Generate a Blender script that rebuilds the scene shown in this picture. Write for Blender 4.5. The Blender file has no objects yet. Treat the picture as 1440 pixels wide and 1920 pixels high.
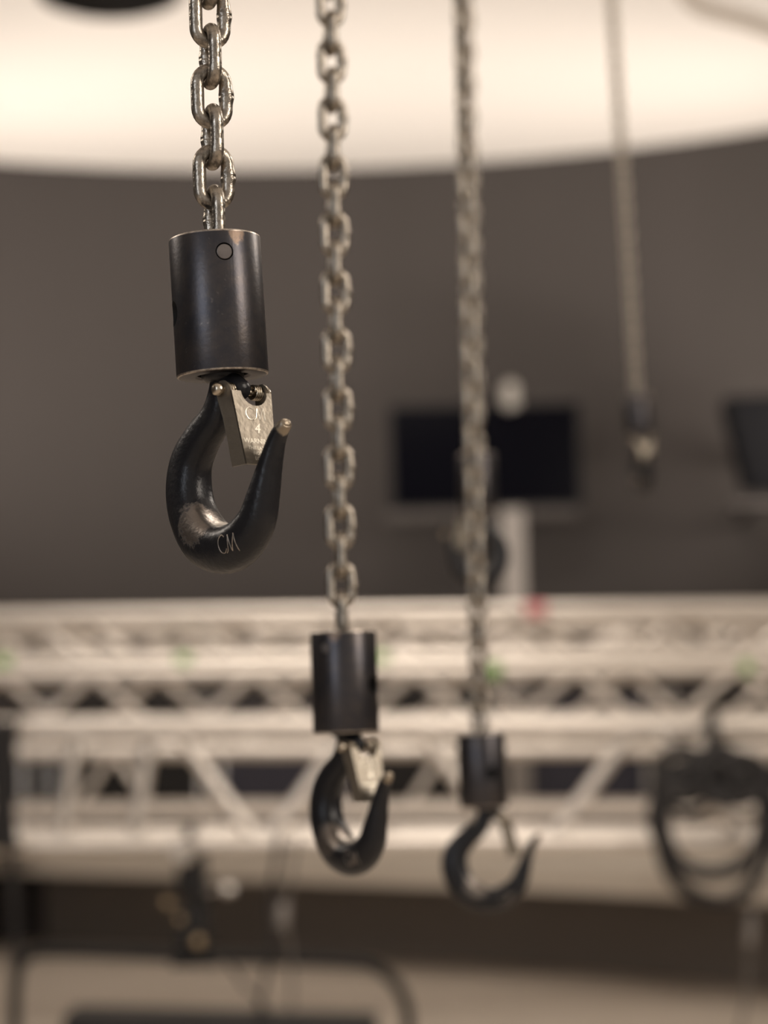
import bpy, bmesh, math, random
from mathutils import Vector, Matrix, Euler
from mathutils.bvhtree import BVHTree
random.seed(7)
SC = bpy.context.scene
COL = SC.collection
PI = math.pi

# ------------------------------------------------------------------ camera
F = 4000.0                      # focal length in pixels of the 1440x1920 frame
EYE = Vector((0, 0, 1.5))
PITCH = math.atan(330 / F)
ROLL = -0.022
cam_data = bpy.data.cameras.new('camera')
cam = bpy.data.objects.new('camera', cam_data)
COL.objects.link(cam)
SC.camera = cam
cam_data.sensor_fit = 'VERTICAL'
cam_data.sensor_height = 36.0
cam_data.sensor_width = 27.0
cam_data.lens = 36.0 * F / 1920
CR = Matrix.Rotation(PI/2 + PITCH, 3, 'X') @ Matrix.Rotation(ROLL, 3, 'Z')
cam.matrix_world = Matrix.Translation(EYE) @ CR.to_4x4()
cam_data.clip_start = 0.05
cam_data.clip_end = 100
cam_data.dof.use_dof = True
cam_data.dof.focus_distance = 1.10
cam_data.dof.aperture_fstop = 5.0


def W(px, py, y):
    """the point of the room at distance y in front of the camera seen at pixel (px, py)"""
    d = CR @ Vector(((px - 720) / F, (960 - py) / F, -1))
    return EYE + d * (y / d.y)


# ------------------------------------------------------------------ world, lights, exposure
w = bpy.data.worlds.new('world')
SC.world = w
w.use_nodes = True
w.node_tree.nodes['Background'].inputs[0].default_value = (1.0, 0.91, 0.83, 1)
w.node_tree.nodes['Background'].inputs[1].default_value = 0.45
vs = SC.view_settings
vs.view_transform = 'Standard'
vs.look = 'None'
vs.gamma = 1
vs.exposure = 0.0
vs.use_curve_mapping = False


def area(name, loc, target, sx, sy, power, color):
    l = bpy.data.lights.new(name, 'AREA')
    l.shape = 'RECTANGLE'
    l.size = sx
    l.size_y = sy
    l.energy = power
    l.color = color
    o = bpy.data.objects.new(name, l)
    COL.objects.link(o)
    o.location = loc
    d = Vector(target) - Vector(loc)
    o.rotation_euler = d.to_track_quat('-Z', 'Y').to_euler()
    return o


WARM = (1.0, 0.89, 0.78)
area('window_light', (-3.2, -3.2, 2.6), (0, 1.2, 1.6), 1.6, 2.2, 46, (0.80, 0.88, 1.0))
area('lamp_right', (3.4, -0.6, 3.2), (0.0, 1.4, 1.6), 0.8, 2.2, 95, WARM)
area('lamp_front_right', (3.8, 4.6, 4.3), (0.0, 1.4, 1.6), 0.5, 1.2, 60, WARM)
area('lamp_front_left', (-4.2, 3.6, 4.3), (0.0, 1.4, 1.6), 0.6, 1.2, 50, WARM)
area('ceiling_panel_near', (0.3, 3.0, 4.8), (0.3, 3.0, 0), 1.2, 1.2, 70, WARM)
area('ceiling_panel_far', (-0.3, 7.6, 4.8), (-0.3, 10.3, 0), 2.4, 0.8, 115, WARM)
for sx, ly, lz, e in ((-3.3, 11.4, 2.6, 41), (2.9, 11.2, 2.6, 41), (-2.6, 8.6, 3.0, 14), (2.4, 8.4, 3.0, 12)):
    area('ceiling_fill_side', (sx, ly, lz), (sx * 0.2, 13.0, 4.9), 1.0, 0.5, e, WARM).data.spread = math.radians(130)  # fill lights added out of frame on both sides to brighten the ceiling
area('ceiling_fill_mid', (-0.4, 10.9, 1.2), (-0.4, 11.5, 4.9), 2.6, 0.5, 34, WARM).data.spread = math.radians(125)  # bodiless light added behind the trusses, lifts the middle of the ceiling


# ------------------------------------------------------------------ materials
def mat(name, color, rough=0.5, metal=0.0, noise=None, bump=None, spec=0.5, wear=None, coat=0):
    """noise=(scale, amount, second colour); bump=(scale, strength); wear=list of (centre, radius, colour, metal, rough)"""
    m = bpy.data.materials.new(name)
    m.use_nodes = True
    nt = m.node_tree
    b = nt.nodes['Principled BSDF']
    b.inputs['Base Color'].default_value = (*color, 1)
    b.inputs['Roughness'].default_value = rough
    b.inputs['Metallic'].default_value = metal
    b.inputs['Specular IOR Level'].default_value = spec
    b.inputs['Coat Weight'].default_value = coat
    tc = nt.nodes.new('ShaderNodeTexCoord')
    col_out = None
    if noise:
        sc, amt, c2 = noise
        n = nt.nodes.new('ShaderNodeTexNoise')
        n.inputs['Scale'].default_value = sc
        n.inputs['Detail'].default_value = 6
        n.inputs['Roughness'].default_value = 0.65
        nt.links.new(tc.outputs['Object'], n.inputs['Vector'])
        r = nt.nodes.new('ShaderNodeMapRange')
        r.inputs['From Min'].default_value = 0.42
        r.inputs['From Max'].default_value = 0.68
        r.inputs['To Max'].default_value = amt
        nt.links.new(n.outputs['Fac'], r.inputs['Value'])
        mx = nt.nodes.new('ShaderNodeMix')
        mx.data_type = 'RGBA'
        mx.inputs['A'].default_value = (*color, 1)
        mx.inputs['B'].default_value = (*c2, 1)
        nt.links.new(r.outputs['Result'], mx.inputs['Factor'])
        nt.links.new(mx.outputs['Result'], b.inputs['Base Color'])
        col_out = mx.outputs['Result']
    if wear:
        rough_prev = rough
        metal_out = None
        rough_out = None
        for (c, rad, wc, wm, wr, thr) in wear:
            vd = nt.nodes.new('ShaderNodeVectorMath')
            vd.operation = 'DISTANCE'
            nt.links.new(tc.outputs['Object'], vd.inputs[0])
            vd.inputs[1].default_value = c
            r1 = nt.nodes.new('ShaderNodeMapRange')
            r1.inputs['From Min'].default_value = rad
            r1.inputs['From Max'].default_value = rad * 0.35
            nt.links.new(vd.outputs['Value'], r1.inputs['Value'])
            n2 = nt.nodes.new('ShaderNodeTexNoise')
            n2.inputs['Scale'].default_value = 330
            n2.inputs['Detail'].default_value = 5
            n2.inputs['Roughness'].default_value = 0.7
            nt.links.new(tc.outputs['Object'], n2.inputs['Vector'])
            ad = nt.nodes.new('ShaderNodeMath')
            ad.operation = 'ADD'
            nt.links.new(n2.outputs['Fac'], ad.inputs[0])
            nt.links.new(r1.outputs['Result'], ad.inputs[1])
            r2 = nt.nodes.new('ShaderNodeMapRange')
            r2.inputs['From Min'].default_value = thr
            r2.inputs['From Max'].default_value = thr + 0.25
            nt.links.new(ad.outputs['Value'], r2.inputs['Value'])
            mk = nt.nodes.new('ShaderNodeMath')
            mk.operation = 'MULTIPLY'
            st = nt.nodes.new('ShaderNodeMath')
            st.operation = 'GREATER_THAN'
            nt.links.new(r1.outputs['Result'], st.inputs[0])
            st.inputs[1].default_value = 0.001
            nt.links.new(r2.outputs['Result'], mk.inputs[0])
            nt.links.new(st.outputs['Value'], mk.inputs[1])
            mx = nt.nodes.new('ShaderNodeMix')
            mx.data_type = 'RGBA'
            if col_out:
                nt.links.new(col_out, mx.inputs['A'])
            else:
                mx.inputs['A'].default_value = (*color, 1)
            mx.inputs['B'].default_value = (*wc, 1)
            nt.links.new(mk.outputs['Value'], mx.inputs['Factor'])
            col_out = mx.outputs['Result']
            for key, a0, a1, prev in (('Metallic', metal, wm, metal_out), ('Roughness', rough, wr, rough_out)):
                mf = nt.nodes.new('ShaderNodeMix')
                if prev:
                    nt.links.new(prev, mf.inputs['A'])
                else:
                    mf.inputs['A'].default_value = a0
                mf.inputs['B'].default_value = a1
                nt.links.new(mk.outputs['Value'], mf.inputs['Factor'])
                if key == 'Metallic':
                    metal_out = mf.outputs['Result']
                else:
                    rough_out = mf.outputs['Result']
        nt.links.new(col_out, b.inputs['Base Color'])
        nt.links.new(metal_out, b.inputs['Metallic'])
        nt.links.new(rough_out, b.inputs['Roughness'])
    if bump:
        sc, st_ = bump
        n = nt.nodes.new('ShaderNodeTexNoise')
        n.inputs['Scale'].default_value = sc
        n.inputs['Detail'].default_value = 4
        nt.links.new(tc.outputs['Object'], n.inputs['Vector'])
        bp = nt.nodes.new('ShaderNodeBump')
        bp.inputs['Strength'].default_value = st_
        bp.inputs['Distance'].default_value = 0.4 / sc
        nt.links.new(n.outputs['Fac'], bp.inputs['Height'])
        nt.links.new(bp.outputs['Normal'], b.inputs['Normal'])
    return m


S = 1.10 / F                    # metres for one pixel at the nearest hook
M = {}
M['chain'] = mat('chain_steel', (0.45, 0.40, 0.335), 0.29, 0.92, (230, 0.85, (0.15, 0.128, 0.105)), (420, 0.45))
M['oxide'] = mat('black_oxide', (0.056, 0.054, 0.060), 0.35, 0.8, (55, 0.6, (0.110, 0.092, 0.080)), (500, 0.08),
                 wear=[((46*S, -72*S, -10*S), 34*S, (0.20, 0.145, 0.11), 0.7, 0.42, 1.24),
                       ((20*S, -84*S, -150*S), 400*S, (0.24, 0.215, 0.195), 0.7, 0.4, 1.62)])
M['rim'] = mat('worn_rim', (0.55, 0.48, 0.41), 0.35, 0.9, (300, 0.8, (0.07, 0.06, 0.055)))
M['bore'] = mat('dark_bore', (0.01, 0.01, 0.01), 0.7)
M['pin'] = mat('sleeve_pin', (0.19, 0.17, 0.16), 0.45, 0.8, (200, 0.5, (0.12, 0.105, 0.10)))
M['hook'] = mat('black_hook_paint', (0.012, 0.012, 0.014), 0.33, 0.0, (90, 0.5, (0.020, 0.019, 0.020)), (330, 0.25), spec=0.3,
                wear=[((-40*S, -30*S, -535*S), 80*S, (0.24, 0.21, 0.185), 0.9, 0.34, 1.12),
                      ((10*S, 0, -548*S), 48*S, (0.5, 0.46, 0.41), 0.95, 0.3, 0.98),
                      ((190*S, 0, -374*S), 26*S, (0.30, 0.25, 0.19), 0.85, 0.42, 0.95),
                      ((-160*S, 0, -380*S), 90*S, (0.35, 0.31, 0.27), 0.8, 0.4, 1.5)])
M['latch'] = mat('zinc_latch', (0.29, 0.255, 0.205), 0.42, 0.85, (180, 0.5, (0.25, 0.22, 0.185)), (300, 0.2))
M['latch_bright'] = mat('stamped_bright', (0.95, 0.88, 0.74), 0.3, 0.45)
M['spring'] = mat('spring_steel', (0.55, 0.48, 0.38), 0.28, 1.0)
M['alu'] = mat('truss_aluminium', (0.80, 0.745, 0.68), 0.36, 0.75, (9, 0.35, (0.60, 0.55, 0.49)))
M['black'] = mat('black_powder_coat', (0.018, 0.017, 0.017), 0.5, 0.0, (30, 0.3, (0.03, 0.028, 0.028)), spec=0.2)
M['rubber'] = mat('black_rubber', (0.02, 0.018, 0.018), 0.6, 0.0, (40, 0.3, (0.035, 0.03, 0.03)))
M['screen'] = mat('screen_glass', (0.002, 0.002, 0.004), 0.15, 0.0, (3, 0.2, (0.003, 0.003, 0.004)), spec=0.04)
M['grey'] = mat('grey_plastic', (0.065, 0.058, 0.055), 0.6, 0.0, (20, 0.3, (0.08, 0.07, 0.065)), spec=0.2)
M['post'] = mat('post_enamel', (0.23, 0.21, 0.195), 0.45, 0.0, (12, 0.3, (0.30, 0.27, 0.24)))
M['white'] = mat('white_plastic', (0.36, 0.34, 0.31), 0.5, 0.0, (12, 0.2, (0.4, 0.38, 0.35)))
M['silver'] = mat('silver_steel', (0.85, 0.82, 0.78), 0.25, 1.0, (60, 0.2, (0.6, 0.58, 0.55)))
M['brass'] = mat('brass', (0.46, 0.35, 0.22), 0.4, 0.7, (60, 0.3, (0.36, 0.27, 0.17)))
M['red'] = mat('red_tape', (0.72, 0.26, 0.27), 0.5, 0.0, (40, 0.2, (0.62, 0.22, 0.23)))
M['green'] = mat('green_tape', (0.20, 0.42, 0.10), 0.5, 0.0, (40, 0.2, (0.16, 0.36, 0.08)))
M['blue'] = mat('blue_case_paint', (0.022, 0.021, 0.036), 0.45, 0.0, (8, 0.3, (0.03, 0.028, 0.045)))
M['steelwire'] = mat('wire_rope', (0.20, 0.18, 0.16), 0.5, 0.6, (200, 0.3, (0.12, 0.1, 0.09)))
M['ceiling'] = mat('ceiling_plaster', (0.88, 0.84, 0.80), 0.9, 0.0, (1.5, 0.15, (0.84, 0.80, 0.76)), (30, 0.05))
M['beige'] = mat('beige_fascia', (0.70, 0.635, 0.55), 0.7, 0.0, (4, 0.3, (0.64, 0.58, 0.50)))
M['carpet'] = mat('beige_carpet', (0.54, 0.475, 0.405), 0.95, 0.0, (2.2, 0.5, (0.49, 0.43, 0.36)), (180, 0.3))
M['skirt'] = mat('dark_stage_skirt', (0.22, 0.195, 0.175), 0.9, 0.0, (3, 0.4, (0.24, 0.21, 0.19)))
M['grille'] = mat('grille_cloth', (0.006, 0.006, 0.007), 0.9, 0.0, (400, 0.3, (0.012, 0.012, 0.012)), spec=0.03)
M['pipe'] = mat('ceiling_pipe_paint', (0.42, 0.37, 0.32), 0.7, 0.0, (6, 0.2, (0.46, 0.40, 0.34)))


def wall_material():
    m = mat('charcoal_wall', (0.115, 0.096, 0.090), 0.8, 0.0)
    nt = m.node_tree
    b = nt.nodes['Principled BSDF']
    tc = nt.nodes.new('ShaderNodeTexCoord')
    n = nt.nodes.new('ShaderNodeTexNoise')
    mp = nt.nodes.new('ShaderNodeMapping')
    mp.inputs['Scale'].default_value = (1.1, 1.1, 0.03)
    nt.links.new(tc.outputs['Object'], mp.inputs['Vector'])
    nt.links.new(mp.outputs['Vector'], n.inputs['Vector'])
    n.inputs['Scale'].default_value = 1.4
    n.inputs['Detail'].default_value = 2
    r = nt.nodes.new('ShaderNodeMix')
    r.data_type = 'RGBA'
    r.inputs['A'].default_value = (0.041, 0.0355, 0.0325, 1)
    r.inputs['B'].default_value = (0.053, 0.045, 0.043, 1)
    nt.links.new(n.outputs['Fac'], r.inputs['Factor'])
    nt.links.new(r.outputs['Result'], b.inputs['Base Color'])
    return m


M['wall'] = wall_material()


# ------------------------------------------------------------------ helpers
def link_mesh(name, bm, materials, parent=None, smooth=None, loc=None):
    me = bpy.data.meshes.new(name)
    bm.normal_update()
    bm.to_mesh(me)
    bm.free()
    for m in (materials if isinstance(materials, (list, tuple)) else [materials]):
        me.materials.append(m)
    if smooth is not None:
        for p in me.polygons:
            p.use_smooth = True
        if smooth < PI:
            me.set_sharp_from_angle(angle=smooth)
    o = bpy.data.objects.new(name, me)
    COL.objects.link(o)
    if parent:
        o.parent = parent
    if loc is not None:
        o.location = loc
    return o


def thing(name, label, cat, loc=(0, 0, 0), group=None, rot=None):
    o = bpy.data.objects.new(name, None)
    COL.objects.link(o)
    o.empty_display_size = 0.1
    o.location = loc
    if rot is not None:
        o.rotation_euler = rot
    o['label'] = label
    o['category'] = cat
    if group:
        o['group'] = group
    return o


def tag(o, label, cat, group=None):
    o['label'] = label
    o['category'] = cat
    if group:
        o['group'] = group
    return o


def struct(o):
    o['kind'] = 'structure'
    return o


def copy_tree(o, parent=None):
    c = o.copy()
    COL.objects.link(c)
    c.parent = parent
    for ch in list(o.children):
        copy_tree(ch, c)
    return c


def add_box(bm, c, s, bevel=0.0, rot=None, mi=0):
    r = bmesh.ops.create_cube(bm, size=1.0)
    vs_ = r['verts']
    mt = Matrix.Translation(Vector(c)) @ (rot.to_4x4() if rot else Matrix.Identity(4)) @ Matrix.Diagonal((*s, 1))
    bmesh.ops.transform(bm, matrix=mt, verts=vs_)
    fs = list({f for v in vs_ for f in v.link_faces})
    for f in fs:
        f.material_index = mi
    if bevel:
        es = list({e for v in vs_ for e in v.link_edges})
        bmesh.ops.bevel(bm, geom=es, offset=bevel, segments=2, affect='EDGES', profile=0.7)


def sweep(bm, pts, rad, seg=12, closed=False, caps=True, mi=0):
    """round tube along points; rad a number or one per point"""
    pts = [Vector(p) for p in pts]
    n = len(pts)
    rr = rad if isinstance(rad, (list, tuple)) else [rad] * n
    tans = []
    for i in range(n):
        if closed:
            t = pts[(i + 1) % n] - pts[i - 1]
        else:
            t = pts[min(i + 1, n - 1)] - pts[max(i - 1, 0)]
        tans.append(t.normalized())
    ref = Vector((0, 0, 1)) if abs(tans[0].z) < 0.9 else Vector((0, 1, 0))
    u = tans[0].cross(ref).normalized()
    rings = []
    for i in range(n):
        t = tans[i]
        u = (u - t * u.dot(t)).normalized()
        v = t.cross(u)
        ring = []
        for k in range(seg):
            a = 2 * PI * k / seg
            ring.append(bm.verts.new(pts[i] + (u * math.cos(a) + v * math.sin(a)) * rr[i]))
        rings.append(ring)
    m = n if closed else n - 1
    for i in range(m):
        a, b = rings[i], rings[(i + 1) % n]
        for k in range(seg):
            f = bm.faces.new((a[k], a[(k + 1) % seg], b[(k + 1) % seg], b[k]))
            f.material_index = mi
    if caps and not closed:
        f = bm.faces.new(rings[0][::-1])
        f.material_index = mi
        f = bm.faces.new(rings[-1])
        f.material_index = mi
    return rings


def lathe(bm, prof, seg=48, mt=None, mi=0, mis=None):
    """prof list of (r, z); closed at r=0 ends"""
    rings = []
    new = []
    for (r, z) in prof:
        if r < 1e-9:
            v = bm.verts.new((0, 0, z))
            rings.append([v])
            new.append(v)
        else:
            ring = [bm.verts.new((r * math.cos(2*PI*k/seg), r * math.sin(2*PI*k/seg), z)) for k in range(seg)]
            rings.append(ring)
            new += ring
    for i in range(len(rings) - 1):
        a, b = rings[i], rings[i + 1]
        for k in range(seg):
            k2 = (k + 1) % seg
            if len(a) == 1 and len(b) == 1:
                continue
            if len(a) == 1:
                f = bm.faces.new((a[0], b[k2], b[k]))
            elif len(b) == 1:
                f = bm.faces.new((a[k], a[k2], b[0]))
            else:
                f = bm.faces.new((a[k], a[k2], b[k2], b[k]))
            f.material_index = mis[i] if mis else mi
    if mt is not None:
        bmesh.ops.transform(bm, matrix=mt, verts=new)


def prism(bm, front, back, mi=0):
    a = [bm.verts.new(p) for p in front]
    b = [bm.verts.new(p) for p in back]
    n = len(a)
    for f in (bm.faces.new(a), bm.faces.new(b[::-1])):
        f.material_index = mi
    for i in range(n):
        j = (i + 1) % n
        f = bm.faces.new((a[i], b[i], b[j], a[j]))
        f.material_index = mi


def catmull(P, n):
    """P: list of tuples; n samples per span"""
    out = []
    L = len(P)
    for i in range(L - 1):
        p0 = P[max(i - 1, 0)]
        p1 = P[i]
        p2 = P[i + 1]
        p3 = P[min(i + 2, L - 1)]
        for k in range(n):
            t = k / n
            out.append(tuple(0.5 * ((2*b) + (-a + c)*t + (2*a - 5*b + 4*c - d)*t*t + (-a + 3*b - 3*c + d)*t**3)
                             for a, b, c, d in zip(p0, p1, p2, p3)))
    out.append(tuple(P[-1]))
    return out


def text_mesh(body, size, shear=0.0, offset=0.0):
    cu = bpy.data.curves.new('t', 'FONT')
    cu.body = body
    cu.size = size
    cu.align_x = 'CENTER'
    cu.align_y = 'CENTER'
    cu.shear = shear
    cu.offset = offset
    cu.extrude = size * 0.03
    cu.resolution_u = 2
    o = bpy.data.objects.new('t', cu)
    COL.objects.link(o)
    dg = bpy.context.evaluated_depsgraph_get()
    me = bpy.data.meshes.new_from_object(o.evaluated_get(dg))
    bpy.data.objects.remove(o)
    bpy.data.curves.remove(cu)
    return me


# ------------------------------------------------------------------ the room
AC = Vector((-0.4, 8.1, 0))     # centre of the curved end wall
AR = 5.5
CEIL = 4.86
arc = [(AC.x + AR * math.cos(a), AC.y + AR * math.sin(a)) for a in [PI * k / 72 for k in range(73)]]
plan = [(AC.x + AR, -4.0)] + arc + [(AC.x - AR, -4.0)]


def extruded_wall(name, pts, z0, z1, th, m):
    bm = bmesh.new()
    cx, cy = AC.x, AC.y
    inner, outer = [], []
    for i, (x, y) in enumerate(pts):
        a = Vector(pts[max(i-1, 0)])
        b = Vector(pts[min(i+1, len(pts)-1)])
        t = (b - a).normalized()
        nrm = Vector((t.y, -t.x))
        inner.append((x, y))
        outer.append((x + nrm.x * th, y + nrm.y * th))
    I0 = [bm.verts.new((x, y, z0)) for x, y in inner]
    I1 = [bm.verts.new((x, y, z1)) for x, y in inner]
    O0 = [bm.verts.new((x, y, z0)) for x, y in outer]
    O1 = [bm.verts.new((x, y, z1)) for x, y in outer]
    for i in range(len(pts) - 1):
        bm.faces.new((I0[i], I0[i+1], I1[i+1], I1[i]))
        bm.faces.new((O0[i+1], O0[i], O1[i], O1[i+1]))
        bm.faces.new((I1[i], I1[i+1], O1[i+1], O1[i]))
        bm.faces.new((I0[i+1], I0[i], O0[i], O0[i+1]))
    for q in (0, -1):
        bm.faces.new((I0[q], I1[q], O1[q], O0[q]))
    bmesh.ops.recalc_face_normals(bm, faces=bm.faces)
    return link_mesh(name, bm, m, smooth=math.radians(30))


struct(extruded_wall('wall_back', arc, 0, CEIL, 0.2, M['wall']))
struct(extruded_wall('wall_right', [(AC.x + AR, -4.0), (AC.x + AR, AC.y)], 0, CEIL, 0.2, M['wall']))
struct(extruded_wall('wall_left', [(AC.x - AR, AC.y), (AC.x - AR, -4.0)], 0, CEIL, 0.2, M['wall']))
bm = bmesh.new()
out = [(AC.x + (x - AC.x) * 1.04, AC.y + (y - AC.y) * 1.04 if y > AC.y else y) for x, y in plan]
prism(bm, [(x, y, CEIL) for x, y in out], [(x, y, CEIL + 0.2) for x, y in out])
bmesh.ops.recalc_face_normals(bm, faces=bm.faces)
struct(link_mesh('ceiling', bm, M['ceiling']))
bm = bmesh.new()
prism(bm, [(x, y, 0) for x, y in out], [(x, y, -0.2) for x, y in out])
bmesh.ops.recalc_face_normals(bm, faces=bm.faces)
struct(link_mesh('floor', bm, M['carpet']))

# the low curved stage along the end wall
lip_px = [(-500, 13.2, 1622), (-100, 12.75, 1632), (200, 12.25, 1638), (600, 11.5, 1654), (1000, 10.8, 1674), (1250, 10.3, 1690),
          (1450, 9.9, 1706), (1800, 9.2, 1735)]
LIPZ = 0.47
front = [(W(px, 1600, y).x, y) for px, y, _ in lip_px]
front = [tuple(p) for p in catmull(front, 6)]
STZ = LIPZ + 0.13


def wall_y(x):
    q = AR**2 - (x - AC.x)**2
    return AC.y + math.sqrt(max(q, 0.01))


front = [(x, y) for x, y in front if y < wall_y(x) - 0.05]
stage = thing('stage_platform', 'low curved beige stage along the dark wall, below the trusses', 'stage', (front[0][0], front[0][1], 0))
loc0 = Vector(stage.location)
bm = bmesh.new()
backp = [(x, wall_y(x) - 0.01) for x, y in front]
poly = front + backp[::-1]
prism(bm, [(x - loc0.x, y - loc0.y, STZ) for x, y in poly], [(x - loc0.x, y - loc0.y, LIPZ) for x, y in poly])
bmesh.ops.recalc_face_normals(bm, faces=bm.faces)
link_mesh('deck', bm, M['beige'], stage)
bm = bmesh.new()
inset = [(x + 0.15, y + 0.6) for x, y in front if y + 0.6 < wall_y(x + 0.15) - 0.05]
backi = [(x, wall_y(x) - 0.02) for x, y in inset]
poly = inset + backi[::-1]
prism(bm, [(x - loc0.x, y - loc0.y, LIPZ - 0.005) for x, y in poly], [(x - loc0.x, y - loc0.y, 0.0) for x, y in poly])
bmesh.ops.recalc_face_normals(bm, faces=bm.faces)
link_mesh('skirt', bm, M['skirt'], stage)


# ------------------------------------------------------------------ chain and hook builders (1 unit of P = one pixel at the nearest hook)
def P(*a):
    return Vector(a) * S


def link_bm(flip=1):
    bm = bmesh.new()
    hw, hs, r = 27.5, 23.6, 12.7
    pts, rad = [], []
    n = 14
    for k in range(n):
        a = PI * k / n
        pts.append((hw*math.cos(a), 0, hs + hw*math.sin(a)))
        rad.append(r)
    m = 12
    for k in range(m):
        z = hs - 2*hs*k/m
        pts.append((-hw, 0, z))
        rad.append(r)
    for k in range(n):
        a = PI + PI*k/n
        pts.append((hw*math.cos(a), 0, -hs + hw*math.sin(a)))
        rad.append(r)
    m = 22
    for k in range(m):
        z = -hs + 2*hs*k/m
        g = math.exp(-((z - 2)/11.0)**2) * 2.6 - math.exp(-((z - 2)/1.8)**2) * 1.6
        pts.append((hw + g*0.4*flip, 0, z))
        rad.append(r + g)
    sweep(bm, [P(*p) for p in pts], [q*S for q in rad], seg=16, closed=True)
    bmesh.ops.recalc_face_normals(bm, faces=bm.faces)
    return bm


_l = link_mesh('chain_link', link_bm(), M['chain'], smooth=PI)
LINK = _l.data
bpy.data.objects.remove(_l)
PITCH_L = 77.5 * S


def make_chain(label, bot, top, n_vis, spin, twist=0.0, first=0):
    """bot: world position of the lowest link's centre; top: any higher world point on the chain"""
    u = (top - bot).normalized()
    q = Vector((0, 0, 1)).rotation_difference(u)
    root = thing('hoist_chain', label, 'chain', bot)
    root.rotation_mode = 'QUATERNION'
    root.rotation_quaternion = q
    n_all = int((CEIL - 0.03 - bot.z) / u.z / PITCH_L)
    for k in range(n_vis):
        o = bpy.data.objects.new('chain_link', LINK)
        COL.objects.link(o)
        o.parent = root
        o.location = (0, 0, k * PITCH_L)
        o.rotation_euler = (0, 0, spin + twist * k + (PI/2 if (k + first) % 2 == 0 else 0) + random.uniform(-.03, .03))
    # the run above, up to the ceiling
    bm = bmesh.new()
    for k in range(n_vis, n_all):
        seg = []
        hw, hs = 27.5, 23.2
        for j in range(6):
            a = PI*j/5
            seg.append((hw*math.cos(a), 0, hs + hw*math.sin(a)))
        for j in range(6):
            a = PI + PI*j/5
            seg.append((hw*math.cos(a), 0, -hs + hw*math.sin(a)))
        R = Matrix.Rotation(spin + twist*k + (PI/2 if (k + first) % 2 == 0 else 0), 3, 'Z')
        sweep(bm, [R @ P(*p) + Vector((0, 0, k*PITCH_L)) for p in seg], 12*S, seg=6, closed=True)
    bmesh.ops.recalc_face_normals(bm, faces=bm.faces)
    up = link_mesh('upper_chain_run', bm, M['chain'], root, smooth=PI)
    up['kind'] = 'stuff'
    bm = bmesh.new()
    e = Vector((0, 0, n_all*PITCH_L))
    lathe(bm, [(0, -10*S), (40*S, -10*S), (60*S, 30*S), (60*S, 60*S), (0, 60*S)], 24, Matrix.Translation(e))
    link_mesh('ceiling_mount', bm, M['black'], root, smooth=math.radians(40))
    return root


SL_R, SL_H = 86.0, 262.0


def sleeve_mesh():
    bm = bmesh.new()
    c = 4.0
    prof = [(0, -40), (44, -40), (46, 0), (SL_R - c, 0), (SL_R - 1.2, -1.2), (SL_R, -c), (SL_R, -SL_H + c), (SL_R - 1.2, -SL_H + 1.2), (SL_R - c, -SL_H),
            (52, -SL_H), (48, -SL_H + 4), (47, -SL_H + 60), (0, -SL_H + 60)]
    mis = [2, 2, 0, 1, 1, 0, 1, 1, 0, 0, 2, 2]
    lathe(bm, [(a*S, b*S) for a, b in prof][::-1], 96, mis=mis[::-1])
    bmesh.ops.recalc_face_normals(bm, faces=bm.faces)
    o = link_mesh('sleeve', bm, [M['oxide'], M['rim'], M['bore']])
    # cutters: the two side holes and the ring groove around the pin
    cb = bmesh.new()
    for ang in (-75 - 90, 110 - 90):
        a = math.radians(ang)
        d = Vector((math.cos(a), math.sin(a), 0))
        q = Vector((0, 0, 1)).rotation_difference(d).to_matrix().to_4x4()
        lathe(cb, [(0, 55*S), (24*S, 55*S), (24*S, 100*S), (0, 100*S)], 32, Matrix.Translation((0, 0, -142*S)) @ q, mi=2)
    a = math.radians(15.5 - 90)
    d = Vector((math.cos(a), math.sin(a), 0))
    q = Vector((0, 0, 1)).rotation_difference(d).to_matrix().to_4x4()
    lathe(cb, [(0, 70*S), (16.5*S, 70*S), (16.5*S, 100*S), (0, 100*S)], 32, Matrix.Translation((0, 0, -43*S)) @ q, mi=2)
    bmesh.ops.recalc_face_normals(cb, faces=cb.faces)
    cut = link_mesh('cut', cb, [M['oxide'], M['rim'], M['bore']])
    md = o.modifiers.new('b', 'BOOLEAN')
    md.operation = 'DIFFERENCE'
    md.object = cut
    md.solver = 'EXACT'
    bpy.context.view_layer.update()
    dg = bpy.context.evaluated_depsgraph_get()
    me = bpy.data.meshes.new_from_object(o.evaluated_get(dg))
    bpy.data.objects.remove(cut)
    bpy.data.objects.remove(o)
    for p in me.polygons:
        p.use_smooth = True
    me.set_sharp_from_angle(angle=math.radians(28))
    pb = bmesh.new()
    lathe(pb, [(0, 60*S), (14.2*S, 60*S), (14.2*S, 84.0*S), (13.2*S, 84.8*S), (0, 85.0*S)], 32, Matrix.Translation((0, 0, -43*S)) @ q)
    bmesh.ops.recalc_face_normals(pb, faces=pb.faces)
    return me, pb


# hook profile: (x, z, width in the hook's plane, thickness across it)
K = 2.586
hp = [(465, 790, 120, 120), (465, 850, 128, 125), (455, 930, 140, 132), (402, 1035, 165, 145), (282, 1130, 195, 165), (186, 1240, 228, 185), (162, 1370, 244, 205),
      (200, 1505, 252, 215), (306, 1624, 260, 228), (463, 1680, 238, 228), (611, 1655, 212, 210), (727, 1568, 178, 182),
      (784, 1445, 142, 155), (830, 1320, 100, 125), (874, 1217, 78, 98), (912, 1158, 66, 82), (952, 1126, 52, 66), (966, 1119, 30, 40), (971, 1117, 6, 8)]
HP = [((a - 457)/K, -SL_H - (b - 845)/K, c/K, d/K) for a, b, c, d in hp]


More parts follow.
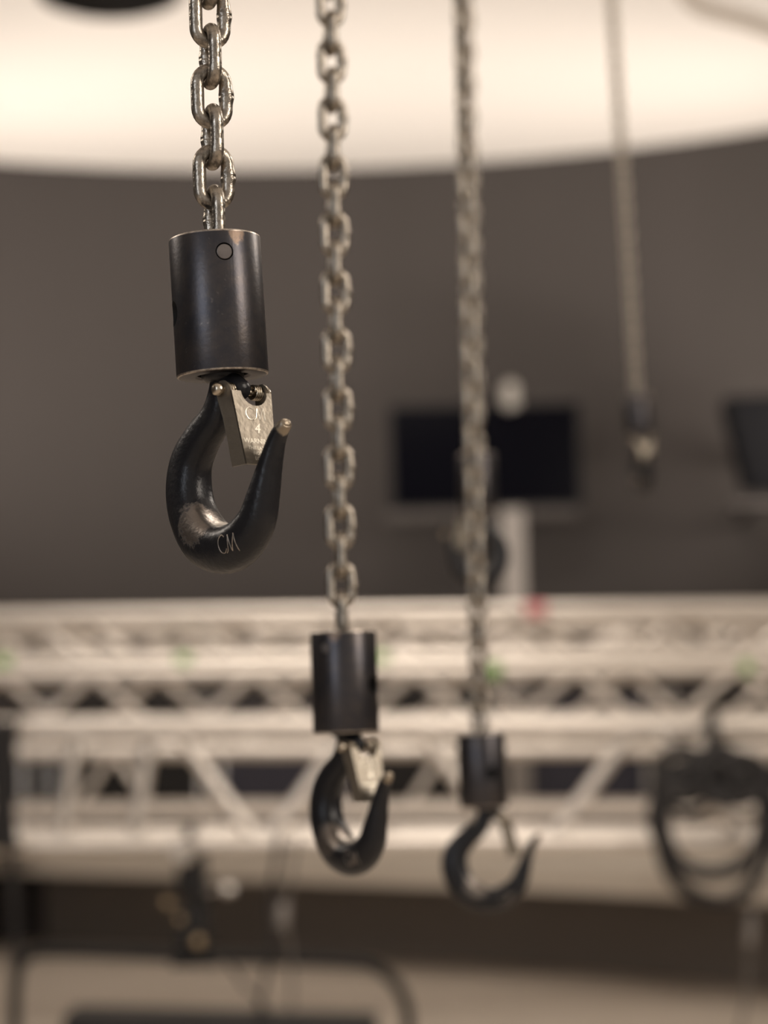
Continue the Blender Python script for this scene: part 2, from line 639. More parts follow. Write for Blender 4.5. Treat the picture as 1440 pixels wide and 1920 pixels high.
def hook_mesh():
    bm = bmesh.new()
    pts = catmull(HP, 8)
    seg = 32
    rings = []
    n = len(pts)
    for i, (x, z, wd, th) in enumerate(pts):
        x0, z0 = pts[max(i-1, 0)][:2]
        x1, z1 = pts[min(i+1, n-1)][:2]
        t = Vector((x1 - x0, 0, z1 - z0)).normalized()
        nr = Vector((-t.z, 0, t.x))            # in-plane normal, towards the bowl
        ring = []
        bowl = max(0, min(1, (i / n - 0.15) * 4)) * max(0, min(1, (0.85 - i/n) * 4))
        for k in range(seg):
            a = 2*PI*k/seg
            ca, sa = math.cos(a), math.sin(a)
            e = 2 / 2.35
            cx = math.copysign(abs(ca)**e, ca)
            sy = math.copysign(abs(sa)**e, sa)
            sy *= 1 + 0.12*bowl*cx             # thicker on the inside of the bowl
            v = Vector((x, 0, z)) + nr*(cx*wd/2) + Vector((0, 1, 0))*(sy*th/2)
            ring.append(bm.verts.new(v*S))
        rings.append(ring)
    for i in range(n-1):
        a, b = rings[i], rings[i+1]
        for k in range(seg):
            bm.faces.new((a[k], a[(k+1) % seg], b[(k+1) % seg], b[k]))
    bm.faces.new(rings[0][::-1])
    bm.faces.new(rings[-1])
    # lug carrying the latch pivot, and the flange under the sleeve
    L = [(-6, -10), (20, -14), (42, -24), (60, -34), (69, -38)]
    sweep(bm, [P(a, 0, -SL_H + b) for a, b in L], [24*S, 24*S, 22*S, 20*S, 12*S], seg=20)
    lathe(bm, [(0, 6*S), (40*S, 6*S), (40*S, -4*S), (30*S, -12*S), (0, -12*S)], 32, Matrix.Translation(P(0, 0, -SL_H)))
    bmesh.ops.recalc_face_normals(bm, faces=bm.faces)
    return bm


def strokes_on_surface(bvh, strokes, origin, scale, rad, ang=0.0):
    """hand-drawn strokes projected on the hook's side that faces -y"""
    bm = bmesh.new()
    ca, sa = math.cos(ang), math.sin(ang)
    for st in strokes:
        sm = catmull(st, 5) if len(st) > 2 else [tuple(a + (b-a)*k/6 for a, b in zip(st[0], st[1])) for k in range(7)]
        pl = []
        for (a, b) in sm:
            x = origin[0] + (a*ca - b*sa)*scale
            z = origin[1] + (a*sa + b*ca)*scale
            hit = bvh.ray_cast(Vector((x*S, -200*S, z*S)), Vector((0, 1, 0)))
            if hit[0]:
                pl.append(hit[0] + Vector((0, -0.2*S, 0)))
        if len(pl) > 2:
            sweep(bm, pl, rad*S, seg=8)
    bmesh.ops.recalc_face_normals(bm, faces=bm.faces)
    return bm


STROKE_C = [(1.0, 1.75), (0.55, 2.0), (0.1, 1.6), (0.0, 0.9), (0.25, 0.2), (0.75, 0.05), (1.15, 0.45)]
STROKE_M = [[(1.0, 0.0), (1.35, 0.4), (1.6, 1.9)], [(1.6, 1.9), (1.85, 0.1)], [(1.85, 0.1), (2.5, 1.95)], [(2.5, 1.95), (2.6, 0.0)]]

# latch frame in the block's local space
PV = Vector((59, 0, -SL_H - 35))
LU = Vector((44, 0, -156)).normalized()
LW = Vector((156, 0, 44)).normalized()
LV = Vector((0, 1, 0))


def LP(u, v, w_):
    return (PV + LU*u + LV*v + LW*w_) * S


def face_w(u):
    return 29 - 9*(u/160)


def half_v(u):
    return 46 - 13*(max(u, 0)/160)


def latch_bm():
    bm = bmesh.new()
    # side flanges
    prof = []
    for k in range(9):
        a = math.radians(250 - k*22)
        prof.append((16.5*math.cos(a) - 0, 16.5*math.sin(a)*1.1))
    # (u, w): ear round the pivot, then outer edge, bottom, inner edge
    prof = [(-4, -17), (-13, -11), (-17, 0), (-14, 11), (-6, 20), (6, 27), (20, face_w(20)), (60, face_w(60)), (110, face_w(110)), (145, face_w(145)),
            (152, face_w(152)), (142, -22), (132, -22), (100, -18), (50, -15), (15, -17)]
    for sd in (-1, 1):
        prism(bm, [LP(u, sd*half_v(u), w_) for u, w_ in prof], [LP(u, sd*(half_v(u) - 4), w_) for u, w_ in prof])
    # outer face with the notch for the lug
    us = []
    n0 = [(8, -half_v(8))]
    notch = []
    for k in range(13):
        a = PI*k/12
        notch.append((12 + 27*math.sin(a), 5 - 29*math.cos(a)))
    poly = [(12, -half_v(12))] + notch + [(12, half_v(12))]
    poly += [(u, half_v(u)) for u in (40, 80, 120, 152)] + [(u, -half_v(u)) for u in (152, 120, 80, 40)]
    prism(bm, [LP(u, v, face_w(u) + 0.5) for u, v in poly], [LP(u, v, face_w(u) - 3.5) for u, v in poly])
    bmesh.ops.recalc_face_normals(bm, faces=bm.faces)
    return bm


def flat_text_bm(lines):
    bm = bmesh.new()
    for body, size, u0, shear, v0 in lines:
        me = text_mesh(body, size, shear, 0.012*size)
        t = bmesh.new()
        t.from_mesh(me)
        for v in t.verts:
            x, y, z = v.co
            v.co = LP(u0 - y, x + v0, face_w(u0 - y) + 0.6 + z)
        tmp = bpy.data.meshes.new('tmp')
        t.to_mesh(tmp)
        t.free()
        bm.from_mesh(tmp)
        bpy.data.meshes.remove(tmp)
        bpy.data.meshes.remove(me)
    # the script monogram
    for st in [STROKE_C] + STROKE_M:
        sm = catmull(st, 5) if len(st) > 2 else [tuple(a + (b-a)*k/6 for a, b in zip(st[0], st[1])) for k in range(7)]
        sweep(bm, [LP(67 - b*12, -20 + a*16, face_w(67 - b*12) + 0.9) for a, b in sm], 1.25*S, seg=8)
    return bm


def make_block(label, group):
    root = thing('hoist_hook', label, 'hook', (0, 0, 0), group)
    me, pb = sleeve_mesh()
    sl = bpy.data.objects.new('sleeve', me)
    COL.objects.link(sl)
    sl.parent = root
    link_mesh('pin', pb, M['pin'], sl, smooth=math.radians(35))
    hb = hook_mesh()
    bvh = BVHTree.FromBMesh(hb)
    hk = link_mesh('hook_body', hb, M['hook'], root, smooth=math.radians(60))
    eb = strokes_on_surface(bvh, [STROKE_C] + STROKE_M, (44, -598), 17, 0.9, 0.10)
    link_mesh('embossed_mark', eb, M['rim'], hk, smooth=PI)
    lt = link_mesh('latch', latch_bm(), M['latch'], root, smooth=math.radians(35))
    lt['label'] = 'zinc-plated safety latch'
    link_mesh('stamped_lettering', flat_text_bm([('4', 26, 84, 0.2, 0), ('WARNING', 13.2, 108, 0, -1), ('THIS LATCH', 8.8, 121, 0, -1),
                                                 ('NOT A', 8.8, 131, 0, -1), ('LOCK', 8.8, 141, 0, -1)]), M['latch_bright'], lt)
    bm = bmesh.new()
    prof = [(0, -64), (8, -63), (12, -59), (12, -52), (7, -51), (6.5, 51), (12, 52), (12, 59), (8, 63), (0, 64)]
    q = Vector((0, 0, 1)).rotation_difference(Vector((0, 1, 0))).to_matrix().to_4x4()
    lathe(bm, [(a*S, b*S) for a, b in prof], 24, Matrix.Translation(PV*S) @ q)
    bmesh.ops.recalc_face_normals(bm, faces=bm.faces)
    link_mesh('rivet', bm, M['spring'], lt, smooth=math.radians(50))
    for sd in (-1, 1):
        bm = bmesh.new()
        pts = []
        for k in range(4*14 + 1):
            a = 2*PI*k/14
            pts.append(PV*S + P(13*math.cos(a), sd*(23 + 17*k/56), 13*math.sin(a)))
        sweep(bm, pts, 2.1*S, seg=6)
        bmesh.ops.recalc_face_normals(bm, faces=bm.faces)
        link_mesh('spring', bm, M['spring'], lt, smooth=PI)
    return root


def place_block(root, top, bottom, sleeve_rot, hook_rot, label, swing=0.0):
    root.location = top
    u = (top - bottom).normalized()
    root.rotation_mode = 'QUATERNION'
    root.rotation_quaternion = Vector((0, 0, 1)).rotation_difference(u)
    root['label'] = label
    for ch in root.children:
        if ch.name.startswith('sleeve'):
            ch.rotation_euler = (0, 0, math.radians(sleeve_rot))
        else:                                   # the hook swivels and swings a little below its sleeve
            ch.matrix_local = (Matrix.Translation((0, 0, -SL_H*S)) @ Matrix.Rotation(swing, 4, 'Y') @ Matrix.Translation((0, 0, SL_H*S))
                               @ Matrix.Rotation(math.radians(hook_rot), 4, 'Z'))


GRP = 'black hoist hooks hanging on chains'
b1 = make_block('x', GRP)
blocks = [b1] + [copy_tree(b1) for _ in range(4)]
D1, D2, D3, D4, D5 = 1.085, 1.53, 2.10, 3.70, 2.70
specs = [
    # block: top px, bottom px, depth, sleeve turn, hook turn; chain: lowest link px, upper px, links, spin, twist
    ((402, 447), (418, 712), D1, 0, -50, (402.5, 409), (393, 20), 9, 21, 0.0,
     'large sharp black hook with a bright latch, nearest and leftmost, below its short steel chain',
     'thick steel chain in sharp focus, leftmost, of about eight links'),
    ((643, 1184), (649, 1368), D2, -47, -56, (641, 1153), (619, 0), 25, 8, 0.4,
     'second-largest black hook, its latch shut, left of the wide-open bottom hook',
     'long slightly blurred steel chain, second from the left'),
    ((901, 1374), (907, 1502), D3, 94, 0, (899.5, 1350), (866, 0), 38, 38, 0.0,
     'black hook seen side-on with a round open bowl, lowest of all hooks',
     'blurred steel chain reaching lowest in the photo, right of centre'),
    ((1195, 742), (1200, 812), D4, 20, -80, (1193, 730), (1147, 0), 38, 30, 0.0,
     'small very blurred hook with a pale latch, high on the right beside the black speaker',
     'thin faint chain furthest right, hanging in front of the ceiling and dark wall'),
    ((893, 852), (896, 955), D5, 60, -150, (892.5, 838), (874, 0), 32, 62, 0.0,
     'blurred dark hook half hidden behind the chain right of centre, in front of the screen',
     'blurred chain directly behind the chain right of centre, ending before the screen'),
]
for b, (tp, bp, d, sr, hr, cl, cu, nl, sp, tw, lab, clab) in zip(blocks, specs):
    place_block(b, W(*tp, d), W(*bp, d), sr, hr, lab, 0.055 if d == D1 else 0.0)
    ch = make_chain(clab, W(*cl, d), W(*cu, d), nl, math.radians(sp), math.radians(tw))
    ch['group'] = 'steel hoist chains'


# ------------------------------------------------------------------ trusses
def make_truss(label, yt, yb, depth, r, px0, px1, tilt, sec_d, braces, rear_shift=70, br=0.016, tapes=()):
    """yt, yb: pixel rows of the upper and lower front chords; braces: pixel pairs on the front face"""
    A = W(px0, yt + (px0 - 720)*tilt, depth)
    B = W(px1, yt + (px1 - 720)*tilt, depth)
    C = W(px0, yb + (px0 - 720)*tilt, depth)
    root = thing('box_truss', label, 'truss', C, 'aluminium trusses in a stack')
    ax = (B - A).normalized()
    length = (B - A).length
    h = (A - C).length
    upv = (A - C).normalized()
    dv = ax.cross(upv).normalized()
    if dv.y < 0:
        dv = -dv

    def loc(s, t, dd):
        return ax*s + upv*t + dv*dd
    for t in (0, h):
        for dd in (0, sec_d):
            bm = bmesh.new()
            n = 2
            sweep(bm, [loc(0, t, dd), loc(length, t, dd)], r, seg=20)
            bmesh.ops.recalc_face_normals(bm, faces=bm.faces)
            link_mesh('chord', bm, M['alu'], root, smooth=math.radians(40))

    def pos(px, py):
        # pixel -> coordinates in the front plane
        q = W(px, py, depth) - C
        return q.dot(ax)
    proto = {}

    def brace(s0, t0, d0, s1, t1, d1):
        a, b = loc(s0, t0, d0), loc(s1, t1, d1)
        bm = bmesh.new()
        v = (b - a)
        sweep(bm, [Vector((0, 0, 0)), v], br, seg=12)
        bmesh.ops.recalc_face_normals(bm, faces=bm.faces)
        link_mesh('brace', bm, M['alu'], root, smooth=math.radians(40), loc=a)
    for (xa, up_a, xb, up_b) in braces:
        ya = yt if up_a else yb
        yb_ = yt if up_b else yb
        s0, s1 = pos(xa, ya), pos(xb, yb_)
        brace(s0, h if up_a else 0, 0, s1, h if up_b else 0, 0)
        sh = pos(xa + rear_shift, ya) - s0
        if 0 < s0 + sh < length and 0 < s1 + sh < length:
            brace(s0 + sh, h if up_a else 0, sec_d, s1 + sh, h if up_b else 0, sec_d)
    # ladder across top and bottom
    n = max(2, int(length / 1.1))
    for k in range(n + 1):
        s = length * k / n
        s = min(max(s, 0.03), length - 0.03)
        brace(s, 0, 0, s, 0, sec_d)
        brace(s, h, 0, s, h, sec_d)
    for (px, row, m, tw) in tapes:
        s = pos(px, yt if row else yb)
        bm = bmesh.new()
        sweep(bm, [loc(s - tw, h if row else 0, 0), loc(s + tw, h if row else 0, 0)], r + 0.002, seg=20)
        bmesh.ops.recalc_face_normals(bm, faces=bm.faces)
        o = link_mesh('marking_tape', bm, M[m], root, smooth=math.radians(40))
        o['label'] = m + ' marking tape'
    return root


def zig(x0, period, half, x_from, x_to):
    out = []
    x = x0
    while x > x_from:
        x -= period
    while x < x_to:
        out.append((x, 1, x - half, 0))
        out.append((x, 1, x + half, 0))
        x += period
    return out


make_truss('front aluminium truss carrying the black clamp and cable coil, lowest of the stack', 1364, 1580, 5.6, 0.026, -380, 1830, -0.004, 0.29,
           [(330, 1, 485, 0), (288, 1, 252, 0), (148, 1, 116, 0), (-60, 1, 40, 0), (660, 1, 500, 0), (795, 1, 935, 0), (1195, 1, 1030, 0),
            (1225, 1, 1400, 0), (1560, 1, 1410, 0), (1600, 1, 1750, 0), (-90, 1, -240, 0)], rear_shift=9999, br=0.019)
make_truss('smaller aluminium truss seen through the gaps of the front truss, behind it', 1408, 1520, 7.3, 0.024, -560, 1980, -0.004, 0.22,
           zig(215, 620, 75, -500, 1900), rear_shift=9999, br=0.014)
make_truss('aluminium truss with a zigzag of braces just above the front truss', 1260, 1352, 7.6, 0.026, -560, 1990, -0.010, 0.22,
           zig(175, 302, 105, -500, 1900), rear_shift=110, br=0.017, tapes=[(925, 1, 'green', 0.03), (1400, 1, 'green', 0.02)])
make_truss('upper aluminium truss at the top of the stack, with red marking tape', 1148, 1236, 8.2, 0.028, -600, 2030, -0.012, 0.26,
           zig(60, 290, 100, -560, 1960), rear_shift=80, br=0.017,
           tapes=[(1005, 1, 'red', 0.04), (715, 0, 'green', 0.03), (345, 0, 'green', 0.03), (8, 0, 'green', 0.03)])
make_truss('rearmost aluminium truss behind the top of the stack', 1176, 1222, 9.2, 0.028, -640, 2060, -0.012, 0.26,
           zig(120, 210, 60, -600, 2000), rear_shift=60, br=0.02)


# ------------------------------------------------------------------ road cases on the stage, behind the trusses
def road_case(cx, cy, wd, dp, ht, m, label, rz=0.0):
    root = thing('road_case', label, 'case', (cx, cy, STZ + 0.002), 'road cases on the stage', (0, 0, rz))
    bm = bmesh.new()
    add_box(bm, (0, 0, ht/2), (wd, dp, ht), 0.01)
    link_mesh('case_body', bm, M[m], root)
    for sx in (-1, 1):
        for sy in (-1, 1):
            bm = bmesh.new()
            add_box(bm, (sx*(wd/2 - 0.008), sy*(dp/2 - 0.008), ht/2), (0.03, 0.03, ht + 0.004), 0.003)
            link_mesh('corner_trim', bm, M['silver'], root)
    bm = bmesh.new()
    add_box(bm, (0, 0, ht*0.72), (wd + 0.006, dp + 0.006, 0.02))
    link_mesh('lid_seam', bm, M['grey'], root)
    for sx in (-0.28, 0.28):
        bm = bmesh.new()
        add_box(bm, (sx*wd, -dp/2 - 0.006, ht*0.72), (0.10, 0.016, 0.11), 0.004)
        link_mesh('butterfly_catch', bm, M['silver'], root)
    return root


for i, (px, y, wd, ht, m, lab) in enumerate([
        (-70, 12.35, 0.80, 0.78, 'black', 'black road case on the stage at the left edge, behind the trusses'),
        (245, 12.75, 0.90, 0.86, 'black', 'wide black road case on the stage, behind the trusses below the leftmost hook'),
        (545, 12.75, 0.80, 0.80, 'blue', 'dark blue road case on the stage, behind the second hook'),
        (815, 12.6, 0.75, 0.88, 'black', 'tall black road case on the stage, behind the side-on hook'),
        (1095, 12.35, 0.70, 0.82, 'blue', 'dark blue road case on the stage, between the side-on hook and cable coil'),
        (1390, 11.75, 0.80, 0.84, 'black', 'black road case on the stage, behind the hanging cable coil')]):
    road_case(W(px, 1500, y).x, y, wd, 0.5, ht, m, lab)

# ------------------------------------------------------------------ screen on its stand
q = W(910, 857, 12.75)
tv = thing('display_screen', 'large black flat screen on the dark wall, right of centre', 'screen', q)
bm = bmesh.new()
add_box(bm, (0, 0, 0), (1.16, 0.05, 0.64), 0.008)
link_mesh('screen_housing', bm, M['black'], tv)
bm = bmesh.new()
add_box(bm, (0, -0.026, 0.004), (1.12, 0.004, 0.60))
link_mesh('screen_panel', bm, M['screen'], tv)
bm = bmesh.new()
add_box(bm, (0, 0.25, 0.05), (0.30, 0.45, 0.2), 0.01)
link_mesh('wall_bracket', bm, M['grey'], tv)
q2 = W(902, 964, 12.68)
sb = thing('sound_bar', 'long dim grey sound bar under the black screen', 'speaker', q2)
bm = bmesh.new()
add_box(bm, (0, 0, 0), (1.15, 0.08, 0.06), 0.02)
link_mesh('bar_body', bm, M['grey'], sb)
for sx in (-0.2, 0.2):
    bm = bmesh.new()
    add_box(bm, (sx, 0.30, -0.01), (0.05, 0.54, 0.03))
    link_mesh('wall_bracket', bm, M['grey'], sb)

q = W(960, 955, 11.8)
pst = thing('stand_column', 'pale vertical column below the black screen, behind the trusses', 'column', (q.x, 11.8, STZ))
bm = bmesh.new()
add_box(bm, (0, 0, (q.z - STZ)/2), (0.125, 0.10, q.z - STZ), 0.015)
link_mesh('column_shaft', bm, M['post'], pst)
bm = bmesh.new()
add_box(bm, (0, 0, 0.015), (0.32, 0.3, 0.03), 0.01)
link_mesh('base_plate', bm, M['post'], pst)

q = W(957, 731, 12.5)
dc = thing('dome_camera', 'small round pale dome on top of the black screen', 'camera', q)
bm = bmesh.new()
bmesh.ops.create_uvsphere(bm, u_segments=24, v_segments=16, radius=0.046)
bmesh.ops.scale(bm, vec=(1, 1, 1.15), verts=bm.verts)
link_mesh('dome', bm, M['white'], dc, smooth=PI)
bm = bmesh.new()
lathe(bm, [(0, -0.10), (0.05, -0.10), (0.045, -0.05), (0.02, -0.04), (0, -0.04)], 24)
add_box(bm, (0, 0.10, -0.09), (0.04, 0.10, 0.02))
link_mesh('mount_foot', bm, M['white'], dc, smooth=math.radians(40))

# tapered speaker at the right edge
ys = 11.9
ps = thing('wall_speaker', 'black tapered wall speaker cut off by the right edge', 'speaker', W(1430, 835, ys))
o0 = Vector(ps.location)
poly = [W(1357, 744, ys), W(1500, 738, ys), W(1500, 926, ys), W(1402, 920, ys)]
bm = bmesh.new()
prism(bm, [p - o0 for p in poly], [(p - o0) * 0.92 + Vector((0, 0.28, 0)) for p in poly])
bmesh.ops.recalc_face_normals(bm, faces=bm.faces)
bmesh.ops.bevel(bm, geom=list(bm.edges), offset=0.01, segments=2, affect='EDGES')
link_mesh('cabinet', bm, M['grille'], ps)
bm = bmesh.new()
prism(bm, [(p - o0) * 0.9 + Vector((0, -0.012, 0)) for p in poly], [(p - o0) * 0.9 + Vector((0, 0.002, 0)) for p in poly])
bmesh.ops.recalc_face_normals(bm, faces=bm.faces)
link_mesh('grille', bm, M['grille'], ps)
bm = bmesh.new()
yw = wall_y(o0.x) - ys
add_box(bm, (0.1, (0.2 + yw)/2, 0), (0.06, yw - 0.2, 0.08))
link_mesh('wall_bracket', bm, M['grey'], ps)
q = W(1420, 945, 11.95)
sh = thing('wall_shelf', 'dim grey ledge under the tapered black speaker', 'shelf', q)
bm = bmesh.new()
add_box(bm, (0.02, 0.1, 0), (0.33, 0.3, 0.03), 0.005)
link_mesh('shelf_board', bm, M['grey'], sh)
bm = bmesh.new()
yw = wall_y(q.x) - 11.95
add_box(bm, (0.05, (0.2 + yw)/2, -0.02), (0.05, yw - 0.2, 0.05))
link_mesh('wall_bracket', bm, M['grey'], sh)

# ------------------------------------------------------------------ on the ceiling
q = W(205, 0, 8.0)
z_b = W(205, 3, 8.0).z
pf = thing('pendant_fixture', 'dark round fixture just peeking in at the top left edge', 'lamp', (q.x, 8.0, z_b))
bm = bmesh.new()
lathe(bm, [(0, 0), (0.22, 0.0), (0.27, 0.02), (0.29, 0.06), (0.28, 0.16), (0.15, 0.26), (0.0, 0.28)], 48)
bmesh.ops.recalc_face_normals(bm, faces=bm.faces)
link_mesh('housing', bm, M['black'], pf, smooth=math.radians(40))
bm = bmesh.new()
sweep(bm, [Vector((0, 0, 0.25)), Vector((0, 0, CEIL - z_b))], 0.015)
link_mesh('stem', bm, M['black'], pf, smooth=math.radians(40))
pts = [W(x, y, 9.4) for x, y in catmull([(1255, -60), (1300, 4), (1350, 24), (1400, 38), (1450, 56), (1520, 84), (1640, 140)], 6)]
bm = bmesh.new()
o0 = pts[0].copy()
sweep(bm, [p - o0 for p in pts], 0.036, seg=16)
bmesh.ops.recalc_face_normals(bm, faces=bm.faces)
o = link_mesh('ceiling_pipe', bm, M['pipe'], smooth=PI, loc=o0)
tag(o, 'pale curved pipe crossing the top right corner below the ceiling', 'pipe')

# ------------------------------------------------------------------ light fixture on a yoke below the front truss
YF = 5.6
base = W(355, 1795, YF)
fx = thing('stage_light', 'black stage light on a wide rounded yoke, hanging under the front truss at lower left', 'light fixture', base)
def FL(px, py, dy=0.0):
    return W(px, py, YF) - base + Vector((0, dy, 0))
yk = catmull([(24, 2080), (26, 1960), (30, 1850), (38, 1808), (62, 1788), (110, 1784), (240, 1789), (400, 1795), (560, 1800), (660, 1805), (710, 1818),
              (745, 1850), (764, 1895), (768, 1980), (770, 2080)], 5)
bm = bmesh.new()
sweep(bm, [FL(a, b) for a, b in yk], 0.0155, seg=12)
bmesh.ops.recalc_face_normals(bm, faces=bm.faces)
link_mesh('yoke', bm, M['black'], fx, smooth=PI)
bm = bmesh.new()
c = FL(415, 2000)
add_box(bm, c, (0.80, 0.22, 0.27), 0.02, Matrix.Rotation(0.045, 3, 'Y'))
link_mesh('housing', bm, M['black'], fx)
for px in (48, 746):
    bm = bmesh.new()
    qq = Vector((0, 0, 1)).rotation_difference(Vector((1, 0, 0))).to_matrix().to_4x4()
    lathe(bm, [(0, -0.06), (0.045, -0.06), (0.05, -0.04), (0.05, 0.02), (0.03, 0.06), (0, 0.06)], 24, Matrix.Translation(FL(px, 2000)) @ qq)
    bmesh.ops.recalc_face_normals(bm, faces=bm.faces)
    link_mesh('tilt_knob', bm, M['rubber'], fx, smooth=math.radians(40))
bm = bmesh.new()
add_box(bm, FL(366, 1803), (0.125, 0.06, 0.022), 0.006)
link_mesh('yoke_plate', bm, M['black'], fx)

# clamp gripping the lower chord
cb = W(358, 1580, YF)
cl = thing('truss_clamp', 'black hook clamp with silver and brass bolts, gripping the front truss above the stage light', 'clamp', cb)
def CLP(px, py, dy=0.0):
    return W(px, py, YF) - cb + Vector((0, dy, 0))
bm = bmesh.new()
# the jaw: a C round the chord in the y-z plane
jaw = []
for k in range(15):
    a = math.radians(200 - k*18)
    jaw.append(Vector((0, 0.042*math.cos(a), 0.042*math.sin(a))))
jaw += [Vector((0.0, -0.02, -0.07)), CLP(368, 1650), CLP(372, 1700), CLP(360, 1780)]
sweep(bm, jaw, [0.012]*15 + [0.020, 0.023, 0.026, 0.028], seg=12)
bmesh.ops.recalc_face_normals(bm, faces=bm.faces)
link_mesh('jaw', bm, M['black'], cl, smooth=math.radians(60))
bm = bmesh.new()
sweep(bm, [CLP(352, 1600, -0.06), CLP(347, 1592, -0.085)], [0.022, 0.022], seg=16)
sweep(bm, [CLP(347, 1592, -0.085), CLP(345, 1588, -0.10)], [0.036, 0.026], seg=16)
bmesh.ops.recalc_face_normals(bm, faces=bm.faces)
link_mesh('silver_bolt', bm, M['silver'], cl, smooth=math.radians(40))
bm = bmesh.new()
add_box(bm, CLP(360, 1640, 0), (0.075, 0.06, 0.10), 0.01)
add_box(bm, CLP(362, 1740, 0.0), (0.085, 0.05, 0.11), 0.01)
link_mesh('saddle', bm, M['black'], cl)
for (px, py, rr_) in ((315, 1690, 0.011), (340, 1720, 0.011), (374, 1762, 0.016)):
    bm = bmesh.new()
    bmesh.ops.create_uvsphere(bm, u_segments=16, v_segments=10, radius=rr_)
    bmesh.ops.translate(bm, vec=CLP(px, py, -0.045), verts=bm.verts)
    sweep(bm, [CLP(px, py, -0.045), CLP(px*0.6 + 356*0.4, py, 0)], rr_*0.6, seg=10)
    link_mesh('brass_bolt', bm, M['brass'], cl, smooth=PI)
bm = bmesh.new()
sweep(bm, [CLP(375, 1672), CLP(412, 1664), CLP(420, 1664), CLP(438, 1670)], [0.007, 0.007, 0.018, 0.014], seg=12)
link_mesh('wing_nut', bm, M['silver'], cl, smooth=math.radians(50))

# ------------------------------------------------------------------ safety cables
def cable(name, pts, y, r, m, label, cat, dy=0.0, group=None):
    P_ = [W(a, b, y) + Vector((0, dy, 0)) for a, b in catmull(pts, 6)]
    o0 = P_[0].copy()
    bm = bmesh.new()
    sweep(bm, [p - o0 for p in P_], r, seg=10)
    bmesh.ops.recalc_face_normals(bm, faces=bm.faces)
    o = link_mesh(name, bm, M[m], smooth=PI, loc=o0)
    return tag(o, label, cat, group)


o = cable('safety_cable', [(562, 1565), (552, 1600), (540, 1680), (532, 1720), (545, 1790), (548, 1930), (548, 2000)], 5.55, 0.005, 'steelwire',
          'thin wire cable hanging from the front truss, passing a pale connector', 'cable')
q = W(530, 1716, 5.52)
o0 = Vector(o.location)
bm = bmesh.new()
sweep(bm, [W(532, 1692, 5.52) - o0, W(531, 1700, 5.52) - o0, W(529, 1735, 5.52) - o0, W(529, 1742, 5.52) - o0], [0.009, 0.016, 0.017, 0.009], seg=12)
link_mesh('connector', bm, M['post'], o, smooth=math.radians(50))
cable('power_cable', [(528, 1565), (515, 1640), (508, 1700), (512, 1760), (500, 1830), (490, 1880), (488, 1960)], 5.6, 0.007, 'rubber',
      'dark power cable hanging down to the stage light, left of the wire cable', 'cable', dy=-0.05)
cable('power_cable', [(420, 1790), (438, 1812), (462, 1848), (486, 1868), (500, 1900), (505, 1960)], 5.58, 0.005, 'rubber',
      'short thin dark cable slanting from the yoke plate down to the right', 'cable', dy=-0.03)
o = cable('safety_cable', [(1418, 1575), (1412, 1660), (1408, 1740), (1404, 1800), (1398, 1880), (1380, 1960)], 5.5, 0.005, 'steelwire',
          'thin wire hanging below the cable coil near the right edge', 'cable')
o0 = Vector(o.location)
bm = bmesh.new()
sweep(bm, [W(1409, 1712, 5.48) - o0, W(1408, 1722, 5.48) - o0, W(1405, 1765, 5.48) - o0, W(1405, 1774, 5.48) - o0], [0.007, 0.014, 0.014, 0.007], seg=12)
link_mesh('connector', bm, M['post'], o, smooth=math.radians(50))
cable('drop_pipe', [(22, 1560), (24, 1640), (28, 1720), (30, 1800), (30, 2050)], 5.75, 0.013, 'rubber',
      'dark cable dropping from the truss along the left edge', 'cable')

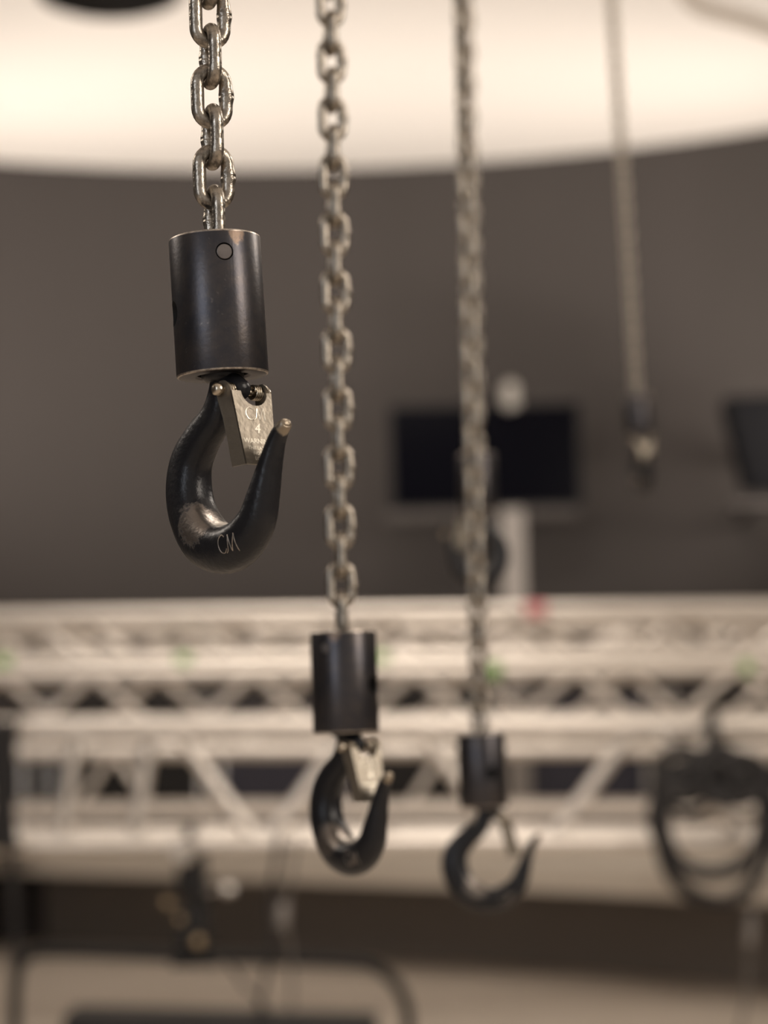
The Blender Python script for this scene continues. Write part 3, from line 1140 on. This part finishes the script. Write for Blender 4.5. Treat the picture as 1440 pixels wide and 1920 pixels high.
# dark bundle at the left edge
root = thing('cable_bundle', 'thick black bundle of cable hanging over the truss at the left edge', 'cable bundle', W(14, 1378, 5.5))
o0 = Vector(root.location)
for j in range(7):
    x = -26 + j*9
    pts = catmull([(x, 1350 + random.uniform(-6, 6)), (x + random.uniform(-4, 4), 1420), (x + random.uniform(-6, 6), 1500),
                   (x + random.uniform(-4, 4), 1570), (x + 6, 1596 + random.uniform(-8, 8))], 5)
    bm = bmesh.new()
    dy = random.uniform(-0.02, 0.02)
    sweep(bm, [W(a, b, 5.5) + Vector((0, dy, 0)) - o0 for a, b in pts], 0.0085, seg=10)
    bmesh.ops.recalc_face_normals(bm, faces=bm.faces)
    link_mesh('cable_strand', bm, M['rubber'], root, smooth=PI)

# ------------------------------------------------------------------ coil of black cable on the right
YC = 5.42
root = thing('cable_coil', 'round coil of black cable tied to the front truss at lower right', 'cable coil', W(1336, 1400, YC))
o0 = Vector(root.location)
rnd = random.Random(3)
for j in range(11):
    cx = 1338 + rnd.uniform(-10, 12)
    rx = 100 + rnd.uniform(-9, 12)
    bot = 1632 + rnd.uniform(-16, 18) if j < 7 else 1690 + rnd.uniform(-10, 10)
    top = 1408 + rnd.uniform(-8, 38)
    cy = (top + bot)/2
    ry = (bot - top)/2
    dy = rnd.uniform(-0.035, 0.035)
    pts = []
    for k in range(48):
        a = 2*PI*k/48
        pts.append(W(cx + rx*math.cos(a), cy - ry*math.sin(a), YC) + Vector((0, dy, 0)) - o0)
    bm = bmesh.new()
    sweep(bm, pts, 0.0075, seg=10, closed=True)
    bmesh.ops.recalc_face_normals(bm, faces=bm.faces)
    link_mesh('cable_loop', bm, M['rubber'], root, smooth=PI)
# slack loops bunched in the upper part
for j in range(16):
    cx = 1300 + rnd.uniform(-32, 95)
    rx = rnd.uniform(28, 55)
    cy = 1458 + rnd.uniform(-18, 20)
    ry = rnd.uniform(24, 48)
    dy = rnd.uniform(-0.05, 0.03)
    pts = [W(cx + rx*math.cos(2*PI*k/32), cy - ry*math.sin(2*PI*k/32), YC) + Vector((0, dy, 0)) - o0 for k in range(32)]
    bm = bmesh.new()
    sweep(bm, pts, 0.010, seg=8, closed=True)
    bmesh.ops.recalc_face_normals(bm, faces=bm.faces)
    link_mesh('cable_loop', bm, M['rubber'], root, smooth=PI)
bm = bmesh.new()
sweep(bm, [W(1334, 1342, YC + 0.2) - o0, W(1335, 1342, YC + 0.12) - o0, W(1335, 1362, YC + 0.1) - o0, W(1336, 1400, YC + 0.02) - o0, W(1336, 1425, YC) - o0], [0.014, 0.016, 0.017, 0.02, 0.03], seg=10)
link_mesh('tie_strap', bm, M['black'], root, smooth=PI)
